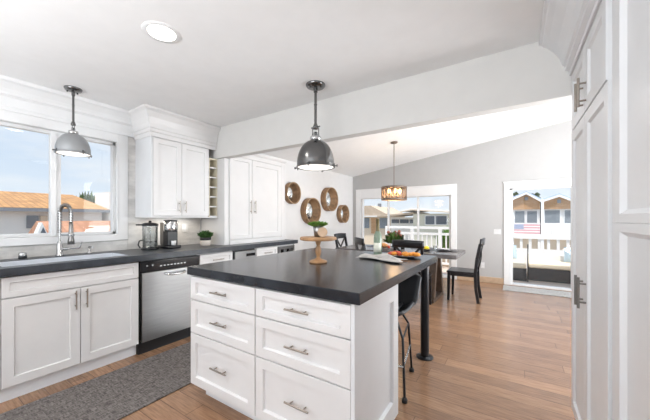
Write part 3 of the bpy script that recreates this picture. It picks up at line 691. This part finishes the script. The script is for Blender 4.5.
mb=MB(); rd=random.Random(5)
for i in range(12):
    a=rd.uniform(0,2*PI); q=.13*math.sqrt(rd.random()); mb.ball((-1.78+q*math.cos(a),4.98+q*math.sin(a),.95+rd.uniform(0,.11)),.028,6)
part('blossom',mb,'petal',t,kind='stuff')
part('stem',MB().cyl((-1.78,4.98,.80),(-1.78,4.98,.90),.012),'leaf',t)

# mirrors on the left dining wall
for (y,z,r,dp,lab) in ((4.16,1.75,.198,.085,'round wood-framed mirror half hidden beside the tall cabinet, leftmost of four'),
                    (4.72,1.432,.258,.125,'largest round wood-framed mirror, the lowest directly above the cake stand'),
                    (5.42,1.705,.26,.125,'round wood-framed mirror, upper right of the largest one'),
                    (6.04,1.392,.212,.105,'smallest round wood-framed mirror nearest the sliding window')):
    t=thing('round_mirror',lab,'mirror',(WD,y,z),'round wood-framed mirrors on the white wall')
    x0=WD+.001; th=.012
    part('frame',MB().lathe([(r-th,0),(r,0),(r,dp),(r-th,dp),(r-th,0)],(x0,y,z),48,axis='x'),'mirror_wood',t)
    part('rim',MB().lathe([(r-th-.004,dp+.0005),(r+.004,dp+.0005),(r+.004,dp+.01),(r-th-.004,dp+.01),(r-th-.004,dp+.0005)],(x0,y,z),48,axis='x'),'mirror_rim',t)
    gd=dp-.062
    part('glass',MB().lathe([(.0001,gd-.004),(r-th-.001,gd-.004),(r-th-.001,gd),(.0001,gd)],(x0,y,z),48,axis='x'),'mirror',t)

# chandelier
hx,hy=-1.755,4.9; hz=zv(hx)
t=thing('chandelier','drum chandelier with bronze frame and glowing amber bulbs over the dining table','chandelier',(hx,hy,1.6))
part('canopy',MB().lathe([(.0001,hz-.035),(.02,hz-.035),(.06,hz-.02),(.062,hz-.0),(.0001,hz-.002)],(hx,hy,0),24),'drum_metal',t)
part('rod',MB().cyl((hx,hy,1.84),(hx,hy,hz-.03),.007,n=10),'drum_metal',t)
R=.215
for z in (1.825,1.615):
    m=MB().lathe([(R-.006,z-.014),(R+.004,z-.014),(R+.004,z+.014),(R-.006,z+.014),(R-.006,z-.014)],(hx,hy,0),48); 
    for k in range(3):
        a=PI*k/3+.2
        if z>1.7: m.tube([(hx+R*math.cos(a),hy+R*math.sin(a),z),(hx-R*math.cos(a),hy-R*math.sin(a),z)],.005,8)
    part('ring',m,'drum_metal',t)
for k in range(12):
    a=2*PI*k/12; part('strut',MB().beam((hx+R*math.cos(a),hy+R*math.sin(a),1.615),(hx+R*math.cos(a),hy+R*math.sin(a),1.825),.012,.012),'drum_metal',t)
part('glass_drum',MB().lathe([(R-.012,1.62),(R-.012,1.82)],(hx,hy,0),48),'amber_glass',t,solid=.002)
part('hub',MB().cyl((hx,hy,1.80),(hx,hy,1.85),.03).cyl((hx,hy,1.70),(hx,hy,1.80),.01),'drum_metal',t)
for k in range(5):
    a=2*PI*k/5+.35; x,y=hx+.10*math.cos(a),hy+.10*math.sin(a)
    b=part('candle_arm',MB().tube([(hx,hy,1.71),(x,y,1.70)],.005,8).cyl((x,y,1.69),(x,y,1.72),.012),'drum_metal',t)
    subpart('bulb',MB().lathe([(.0001,1.72),(.012,1.722),(.022,1.745),(.024,1.765),(.016,1.79),(.0001,1.80)],(x,y,0),14),'bulb',b,t)
light('under_cabinet_fill','AREA',(-3.42,1.92,1.275),(0,0,0),1.6,.05,(1,.90,.78),.6)  # added unseen fill, warms and brightens the tiles below the wall cabinet
light('chandelier_light','POINT',(hx,hy,1.70),(0,0,0),9,.1,(1,.72,.42))

# kitchen pendants
def pendant(x,y,R,zb,label,pm='gunmetal'):
    t=thing('dome_pendant',label,'pendant lamp',(x,y,zb),'gunmetal dome pendants')
    s=R/.18; sh=s*1.15; zt=CE
    part('canopy',MB().lathe([(.0001,zt-.03),(.055*s,zt-.03),(.085*s,zt-.022),(.095*s,zt-.008),(.095*s,zt-.001),(.0001,zt-.001)],(x,y,0),36),'gunmetal',t)
    mb=MB()
    for k in range(3): a=2*PI*k/3; mb.ball((x+.062*s*math.cos(a),y+.062*s*math.sin(a),zt-.032),.007,6)
    part('canopy_screw',mb,'gunmetal',t,kind='stuff')
    zs=zb+.355*sh
    part('stem',MB().cyl((x,y,zs),(x,y,zt-.028),.013*s,n=14).lathe([(.019*s,zt-.065),(.019*s,zt-.03)],(x,y,0)).cyl((x,y,(zs+zt)/2),(x,y,(zs+zt)/2+.008),.016*s),'gunmetal',t)
    br=MB().lathe([(.0001,zs-.03*sh),(.024*s,zs-.03*sh),(.026*s,zs-.01*sh),(.018*s,zs+.01*s),(.014*s,zs+.02*s)],(x,y,0),20)
    for k in (-1,1): br.tube([(x+k*.028*s,y,zs-.01*sh),(x+k*.036*s,y,zs-.03*sh),(x+k*.036*s,y,zb+.26*sh)],.005*s,8)
    br.tube([(x-.05*s,y,zs-.015*s),(x+.05*s,y,zs-.015*s)],.007*s,8)
    part('yoke',br,'gunmetal',t)
    part('socket',MB().lathe([(.0001,zb+.30*sh),(.020*s,zb+.30*sh),(.022*s,zb+.27*sh),(.05*s,zb+.262*sh),(.054*s,zb+.25*sh),(.054*s,zb+.232*sh),(.04*s,zb+.225*sh)],(x,y,0),24),'chrome',t)
    dome=[(.035*s,zb+.228*sh)]
    for i in range(1,15):
        a=PI/2*i/14; dome.append((.035*s+(.180-.035)*s*math.sin(a),zb+.03*s+.200*sh*math.cos(a)))
    dome+=[(.182*s,zb+.01*s),(.188*s,zb+.004*s),(.188*s,zb),(.178*s,zb)]
    dm=part('shade',MB().lathe(dome,(x,y,0),56),pm,t,solid=.003)
    mb=MB()
    for k in range(4):
        a=2*PI*k/4+.25; q=Vector((math.cos(a),math.sin(a),0)); c=Vector((x,y,zb+.006)); mb.cyl(c+q*.185*s,c+q*.215*s,.006*s,n=10); mb.ball(c+q*.218*s,.011*s,6); mb.cyl(c+q*.19*s-Z_*.02,c+q*.19*s+Z_*.02,.006*s,n=8)
    subpart('clip',mb,'gunmetal',dm,t,kind='stuff')
    part('lens',MB().lathe([(.0001,zb-.012*s),(.08*s,zb-.010*s),(.14*s,zb-.004*s),(.174*s,zb+.004)],(x,y,0),40),'diffuser',t,solid=.002)
    return t
pendant(-1.44,2.06,.160,1.722,'gunmetal dome pendant lamp hanging over the island')
pendant(-3.29,.94,.122,1.855,'grey dome pendant lamp hanging over the sink window','zinc_glare')
light('pendant_light','SPOT',(-1.44,2.06,1.72),(0,0,0),4,.12,(1,.93,.84),spot=2.3)
light('pendant_light','SPOT',(-3.29,.94,1.84),(0,0,0),3,.1,(1,.93,.84),spot=2.3)

# recessed downlights
t=thing('recessed_light','round recessed ceiling light glowing above the sink side of the kitchen','ceiling light',(-1.84,.96,CE))
part('trim_ring',MB().lathe([(.078,CE-.004),(.105,CE-.006),(.11,CE-.0005)],(-1.84,.96,0),40),'trim_white',t)
part('lens',MB().lathe([(.0001,CE-.0035),(.074,CE-.0035),(.078,CE-.005)],(-1.84,.96,0),40),'led',t)
light('recessed_bulb','SPOT',(-1.84,.96,CE-.03),(0,0,0),30,.09,(1,.95,.88),spot=2.6)
rx,ry=-.245,3.42; rz=zv(rx)
t=thing('recessed_light','small recessed light in the sloping white dining ceiling','ceiling light',(rx,ry,rz))
sl=.155
def tilt(m): m.v=[(rx+a,ry+b,rz+a*sl+c) for a,b,c in m.v]; return m
part('trim_ring',tilt(MB().lathe([(.05,-.004),(.07,-.006),(.074,-.0005)],(0,0,0),32)),'trim_white',t)
part('lens',tilt(MB().lathe([(.0001,-.0035),(.05,-.0045)],(0,0,0),32)),'led',t)
light('recessed_bulb','SPOT',(rx,ry,rz-.03),(0,0,0),30,.08,(1,.97,.92),spot=2.6)

# wall plates on the far wall
t=thing('light_switch','white light switch plate on the grey wall left of the deck door','switch',(-.29,YF,1.0))
part('plate',MB().box((-.335,YF-.008,.97),(-.215,YF-.0005,1.07)),'switch_white',t,bevel=.003)
part('rocker',MB().box((-.315,YF-.012,.99),(-.28,YF-.008,1.05)).box((-.27,YF-.012,.99),(-.235,YF-.008,1.05)),'switch_white',t)
t=thing('wall_outlet','white wall outlet low on the grey wall behind the end chair','outlet',(-.53,YF,.33))
part('plate',MB().box((-.565,YF-.008,.28),(-.495,YF-.0005,.40)),'switch_white',t,bevel=.003)
part('socket',MB().box((-.548,YF-.011,.30),(-.512,YF-.008,.333)).box((-.548,YF-.011,.345),(-.512,YF-.008,.378)),'ceramic_white',t)

# ================================================================== RIGHT TALL CABINETS
RX=.322
def rfront(root,name,y0,y1,z0,z1,hand=None,st=.06,hm='dark_steel',rec=.011,rx=RX,mt='cab_cool'):
    # outward normal is -X
    o=part(name,MB().panel((rx,y0,z0),Y_,Z_,-X_,y1-y0,z1-z0,.022,st,rec,.008),mt,root)
    if hand:
        y,za,zb_=hand; subpart('handle',bar_handle(MB(),(rx-.020,y,(za+zb_)/2),Z_,-X_,zb_-za,.006,.032,(zb_-za)*.3),hm,o,root)
    return o
t=thing('tall_cabinet','tall white shaker cabinet at the right with bar handles and stepped crown','cabinet',(.63,1.94,0))
part('body',MB().box((RX+.001,1.510,.10),(.948,2.352,2.43)),'cab_cool',t)
part('toe_kick',MB().box((RX+.06,1.510,0),(.948,2.352,.10)),'cab_cool',t)
rfront(t,'door',1.515,1.948,.105,1.812,(1.915,.83,.985)); rfront(t,'door',1.953,2.350,.105,1.812,(1.99,.83,.985))
rfront(t,'upper_door',1.55,1.948,1.822,2.17,(1.915,1.84,1.985),hm='nickel'); rfront(t,'upper_door',1.953,2.350,1.822,2.17,(1.99,1.84,1.985),hm='nickel')
prof=[(0,2.172),(.010,2.172),(.010,2.20),(.030,2.212),(.030,2.235),(.042,2.245),(.055,2.29),(.080,2.335),(.120,2.380),(.145,2.398),(.150,2.410),(.165,2.414),(.165,2.438),(0,2.438)]
part('crown_molding',MB().sweep([(.300,-.1),(.300,2.358)],prof,-1),'cab_cool',t)
t=thing('panelled_door','tall white panelled appliance door nearest the camera at the right edge','door panel',(.63,1.0,0))
part('body',MB().box((.33,.45,.10),(.948,1.495,2.16)),'cab_cool',t)
mb=MB().panel((.329,.50,.12),Y_,Z_,-X_,.992,1.145,.022,.088,.016,.016,sb=.03)
part('lower_panel',mb,'cab_cool',t)
mb=MB().panel((.329,.50,1.2655),Y_,Z_,-X_,.992,.88,.022,.088,.016,.016,sb=.03)
part('upper_panel',mb,'cab_cool',t)

# ================================================================== RUGS
single('runner_rug',MB().box((-2.80,-.6,.0005),(-2.10,1.95,.010)),'runner','grey-brown woven runner rug on the floor in front of the sink','rug',bevel=.003)
single('door_mat',MB().box((-.17,6.08,.0005),(.95,6.52,.012)),'mat_grey','pale grey doormat inside the deck door','mat',bevel=.003)

# ================================================================== OUTSIDE
struct('ground',MB().box((-60,-40,-3.3),(60,90,-3.2)),'ground')
struct('deck',MB().box((-6,6.82,-.18),(4.5,9.45,-.10)),'deck_wood')
t=thing('deck_railing','white deck railing with solid lower boards beyond the deck door','railing',(1.0,9.2,-.1))
m=MB().box((-.25,9.18,-.10),(3.0,9.22,.50)); part('solid_panel',m,'rail_white',t)
part('top_rail',MB().box((-.25,9.15,.755),(3.0,9.25,.875)),'rail_white',t,bevel=.005)
for k in range(17):
    x=-.22+.19*k; part('baluster',MB().box((x-.03,9.18,.50),(x+.03,9.22,.755)),'rail_white',t)
t=thing('deck_railing','white baluster railing beyond the sliding window','railing',(-2.8,8.6,-.1))
part('top_rail',MB().box((-3.35,8.56,.98),(-.9,8.64,1.05)),'rail_white',t,bevel=.004)
part('mid_rail',MB().box((-3.35,8.57,.81),(-.9,8.63,.88)),'rail_white',t); part('bottom_rail',MB().box((-3.35,8.57,.0),(-.9,8.63,.05)),'rail_white',t)
for k in range(19):
    x=-3.27+.13*k; part('baluster',MB().box((x-.017,8.58,.05),(x+.017,8.62,.81)),'rail_white',t)
for k in range(4):
    x=-3.3+.78*k; part('post',MB().box((x-.045,8.555,-.1),(x+.045,8.645,1.0)),'rail_white',t)
# bench sofas
def bench(x0,x1,y0,y1,lab,back):
    t=thing('outdoor_bench',lab,'bench',((x0+x1)/2,(y0+y1)/2,-.1),'wicker deck benches')
    part('base',MB().box((x0,y0,-.099),(x1,y1,.175)),'wicker',t,bevel=.01)
    part('seat_cushion',MB().box((x0+.005,y0-.01,.176),(x1-.005,y1,.285)),'cushion_cream',t,bevel=.03,seg=3)
    if back: part('backrest',MB().box((x0,y1+.001,-.099),(x1,y1+.09,.44)),'stucco',t,bevel=.02)
bench(.27,1.35,7.95,8.65,'long dark wicker bench with cream seat cushion on the deck',True)
bench(-.45,.235,7.75,8.65,'short dark wicker bench with cream cushion left of the long one',True)
def pillow(x,y,z,r,rz,lab):
    def f(u,v,sg):
        a,b=u*2-1,v*2-1; th=.07*(1-abs(a)**3)*(1-abs(b)**3); q=1-.06*(1-a*a)*(abs(b)) ; q2=1-.06*(1-b*b)*abs(a)
        p=Vector((a*r*q2,sg*th,b*r*q)); p.rotate(Matrix.Rotation(-.25,3,'X')); p.rotate(Matrix.Rotation(rz,3,'Z')); return (x+p.x,y+p.y,z+r+p.z)
    mb=MB(); mb.grid(lambda u,v:f(u,v,1),10,10); mb.grid(lambda u,v:f(u,v,-1),10,10)
    single('throw_pillow',mb,'pillow_blue',lab,'pillow')
pillow(-.10,8.50,.29,.17,.3,'pale blue throw pillow on the short wicker bench')
pillow(1.12,8.50,.29,.17,-.2,'pale blue throw pillow at the right end of the long wicker bench')
single('deck_pole',MB().cyl((.253,7.70,-.099),(.253,7.70,.72),.010,n=10),'black_metal','thin dark pole standing between the two wicker benches','pole')
# twin gable houses
def gable_house(x0,x1,xa,z_e0,z_e1,za,wins,lab,y=45):
    t=thing('gable_house',lab,'house',((x0+x1)/2,y+4,-3.2),'twin gabled houses beyond the deck')
    zb=2.45
    part('wall',MB().box((x0,y,-3.2),(x1,y+8,zb)),'stucco',t)
    part('gable',MB().prism([(x0,zb),(x1,zb),(x1,z_e1),(xa,za-.15),(x0,z_e0)],1,y-.3,y+8),'gable_wood',t)
    part('roof',MB().prism([(x0-.15,z_e0-.05),(xa,za-.12),(x1+.15,z_e1-.05),(x1+.15,z_e1+.15),(xa,za+.1),(x0-.15,z_e0+.15)],1,y-.6,y+8.2),'house_blue',t)
    part('bargeboard',MB().prism([(x0-.1,z_e0-.25),(xa,za-.30),(x1+.1,z_e1-.25),(x1+.1,z_e1-.0),(xa,za-.05),(x0-.1,z_e0-.0)],1,y-.75,y-.61),'rail_white',t)
    part('vent',MB().box((xa-.18,y-.40,za-1.05),(xa+.18,y-.31,za-.62)),'fascia_dark',t)
    for (a,b,c,d) in wins: part('window',MB().box((a,y-.06,c),(b,y-.001,d)),'window_grey',t); 
    mb=MB()
    for (a,b,c,d) in wins: mb.box((a-.08,y-.05,c-.08),(b+.08,y-.0005,c)).box((a-.08,y-.05,d),(b+.08,y-.0005,d+.08)).box((a-.08,y-.05,c),(a,y-.0005,d)).box((b,y-.05,c),(b+.08,y-.0005,d))
    part('window_trim',mb,'rail_white',t)
    return t
gable_house(-.35,2.70,1.30,3.75,3.55,4.65,[(.10,1.12,.75,2.25),(1.40,2.42,.75,2.25)],'left gabled house with wood siding and a flag on its balcony')
gable_house(3.05,6.6,4.55,3.55,3.0,4.2,[(3.2,4.65,.75,2.30),(5.1,6.1,.75,2.3)],'right gabled house with wood siding and white baluster balcony')
t=thing('balcony','long white balcony in front of the two gabled houses','balcony',(2.9,44,-3.2))
part('deck',MB().box((-1.5,43.2,-1.15),(8,44.2,-.72)),'rail_white',t)
part('post',MB().box((2.72,43.3,-3.2),(3.0,43.6,3.6)),'rail_white',t)
part('post',MB().box((-.55,43.3,-3.2),(-.30,43.6,3.9)),'rail_white',t)
part('rail',MB().box((3.0,43.3,.55),(8,43.4,.68)).box((-1.5,43.3,.55),(2.7,43.4,.68)),'rail_white',t)
for k in range(17):
    x=3.15+.22*k; part('baluster',MB().box((x-.045,43.3,-.72),(x+.045,43.36,.55)),'rail_white',t)
part('lower_wall',MB().box((-1.5,43.9,-3.2),(8,44.0,-1.15)),'stucco_tan',t)
t=thing('flag','haze-paled striped flag with blue corner hung on the left balcony rail','flag',(1.3,43.25,-.6))
mb=MB()
for k in range(7): mb.box((.02,43.20,-.55+.16*k),(2.62,43.24,-.55+.16*(k+1)),k%2)
part('cloth',mb,['flag_red','flag_white'],t); part('canton',MB().box((.02,43.18,.0),(1.0,43.199,.57)),'flag_blue',t)
def palm(x,y,z,r,lab):
    t=thing('palm_tree',lab,'tree',(x,y,-3.2))
    part('trunk',MB().tube([(x,y,-3.2),(x+.1,y,z*.5),(x,y,z)],[.22,.15,.12],8),'trunk',t)
    rd=random.Random(int(x*10)); mb=MB()
    for k in range(22):
        a=rd.uniform(0,2*PI); e=rd.uniform(-.5,.9); d=Vector((math.cos(a)*math.cos(e),math.sin(a)*math.cos(e),math.sin(e))); p=Vector((x,y,z)); q=p+d*r*.6+Z_*r*.15; s=p+d*r-Z_*r*.25
        n=d.cross(Z_).normalized()*r*.10; mb.add([p-n*.3,q-n,s,q+n,p+n*.3],[(0,1,2,3,4)])
    part('fronds',mb,'leaf',t,kind='stuff')
palm(2.75,58,5.0,.95,'palm tree rising between the two gabled houses'); palm(.05,60,5.4,.85,'palm tree left of the gabled houses')

# houses beyond the slider
t=thing('bungalow','tan-roofed bungalow with orange wood door beyond the left slider pane','house',(-13,33,-3.2))
part('wall',MB().box((-15.6,30.3,-3.2),(-11.5,36,1.60)),'stucco_tan',t)
part('roof',MB().prism([(-16.2,1.60),(-11.1,1.60),(-13.3,2.72),(-13.9,2.72)],1,29.6,36.5),'roof_tan',t)
part('eave',MB().box((-16.3,29.5,1.48),(-11.05,30.29,1.60)),'trim_white',t)
part('chimney',MB().box((-13.45,32,2.4),(-13.15,32.4,3.05)),'fascia_dark',t)
part('door',MB().box((-13.5,30.24,-.4),(-12.75,30.299,1.35)),'gable_wood',t)
for a,b in ((-14.35,-13.75),(-12.5,-11.6)): part('window',MB().box((a,30.24,.2),(b,30.299,1.35)),'window_grey',t)
t=thing('flat_roof_house','cream house with flat overhanging roof and wide windows beyond the railing','house',(-5.5,26,-3.2))
part('wall',MB().box((-7.05,24.3,-3.2),(-3.0,30,1.68)),'stucco_cream',t)
part('roof',MB().prism([(-7.9,1.85),(-7.0,2.03),(-2.6,1.68),(-2.6,1.82),(-7.0,2.18),(-7.9,1.99)],1,23.6,30.5),'trim_white',t)
part('fascia',MB().prism([(-7.9,1.78),(-7.0,1.96),(-2.6,1.60),(-2.6,1.68),(-7.0,2.04),(-7.9,1.86)],1,23.5,23.6),'roof_tan',t)
for a,b in ((-6.03,-5.34),(-5.20,-4.42)):
    f=part('window',MB().box((a-.06,24.24,.76),(b+.06,24.299,1.54)),'rail_white',t); subpart('pane',MB().box((a,24.2,.82),(b,24.239,1.48)),'window_dark',f,t)
t=thing('carport','low house with flat carport roof and dark windows between the two others','house',(-8.3,27,-3.2))
part('wall',MB().box((-9.8,26.5,-3.2),(-7.1,30,1.40)),'stucco',t)
part('roof',MB().prism([(-10.4,1.45),(-7.1,1.70),(-7.1,1.82),(-10.4,1.57)],1,24.6,30),'roof_tan',t)
for a,b in ((-9.7,-9.0),(-8.9,-8.1),(-8.0,-7.3)): part('window',MB().box((a,26.42,.85),(b,26.499,1.2)),'window_dark',t)
t=thing('potted_shrub','bright green shrub in a pot just beyond the white baluster railing','shrub',(-1.65,9.0,-.1))
part('pot',MB().lathe([(.0001,-.099),(.14,-.099),(.18,.35),(.16,.35),(.0001,.30)],(-1.65,9.0,0),20),'stucco_tan',t)
part('foliage',tuft(MB(),(-1.65,9.0,.34),.30,.78,420,21,.035),'leaf_bright',t,kind='stuff')

# buildings through the sink window
t=thing('orange_roof_building','long white building with orange shingle roof beyond the sink window','building',(-14,2,-3.2))
part('wall',MB().box((-17,-2.0,-3.2),(-11,3.86,1.52)),'stucco',t)
part('roof',MB().add([(-10.8,-2.2,1.54),(-10.8,4.05,1.54),(-13.8,3.9,2.14),(-13.8,-2.2,2.14),(-17,-2.2,1.54),(-17,4.05,1.54)],[(0,1,2,3),(3,2,5,4),(1,5,2)]),'roof_orange',t,solid=.06)
part('gutter',MB().box((-10.86,-2.2,1.47),(-10.74,4.05,1.56)),'fascia_dark',t)
part('window',MB().box((-10.999,2.15,1.02),(-10.95,2.38,1.36)),'window_grey',t); part('vent',MB().box((-10.999,2.42,1.02),(-10.94,2.56,1.36)),'stucco_tan',t)
t=thing('white_tower','plain white square tower building right of the orange roof','building',(-11.3,4.5,-3.2))
part('wall',MB().box((-11.9,3.98,-3.2),(-10.4,5.6,2.13)),'stucco',t); part('parapet',MB().box((-11.2,4.35,2.13),(-10.5,5.6,2.24)),'stucco',t)
t=thing('pink_roof_building','low building with salmon tiled roof just beyond the sink window','building',(-8.7,3.4,-3.2))
part('wall',MB().box((-9.6,2.05,-3.2),(-8.3,6.2,.90)),'stucco_tan',t)
part('roof',MB().prism([(-8.15,.90),(-9.0,1.225),(-9.75,.90)],1,1.92,6.4),'roof_pink',t)
part('dormer',MB().prism([(1.70,.86),(1.93,.86),(1.815,1.20)],0,-8.35,-8.10),'trim_white',t)
part('dormer_window',MB().prism([(1.745,.86),(1.915,.86),(1.825,1.10)],0,-8.098,-8.07),'window_dark',t)
t=thing('distant_tree','small green tree top showing behind the orange roof','tree',(-16.5,5.2,-3.2))
part('trunk',MB().cyl((-18.2,5.75,-3.2),(-18.2,5.75,1.5),.12),'trunk',t)
part('foliage',tuft(MB(),(-18.2,5.75,1.3),.6,1.5,260,31,.10),'leaf',t,kind='stuff')
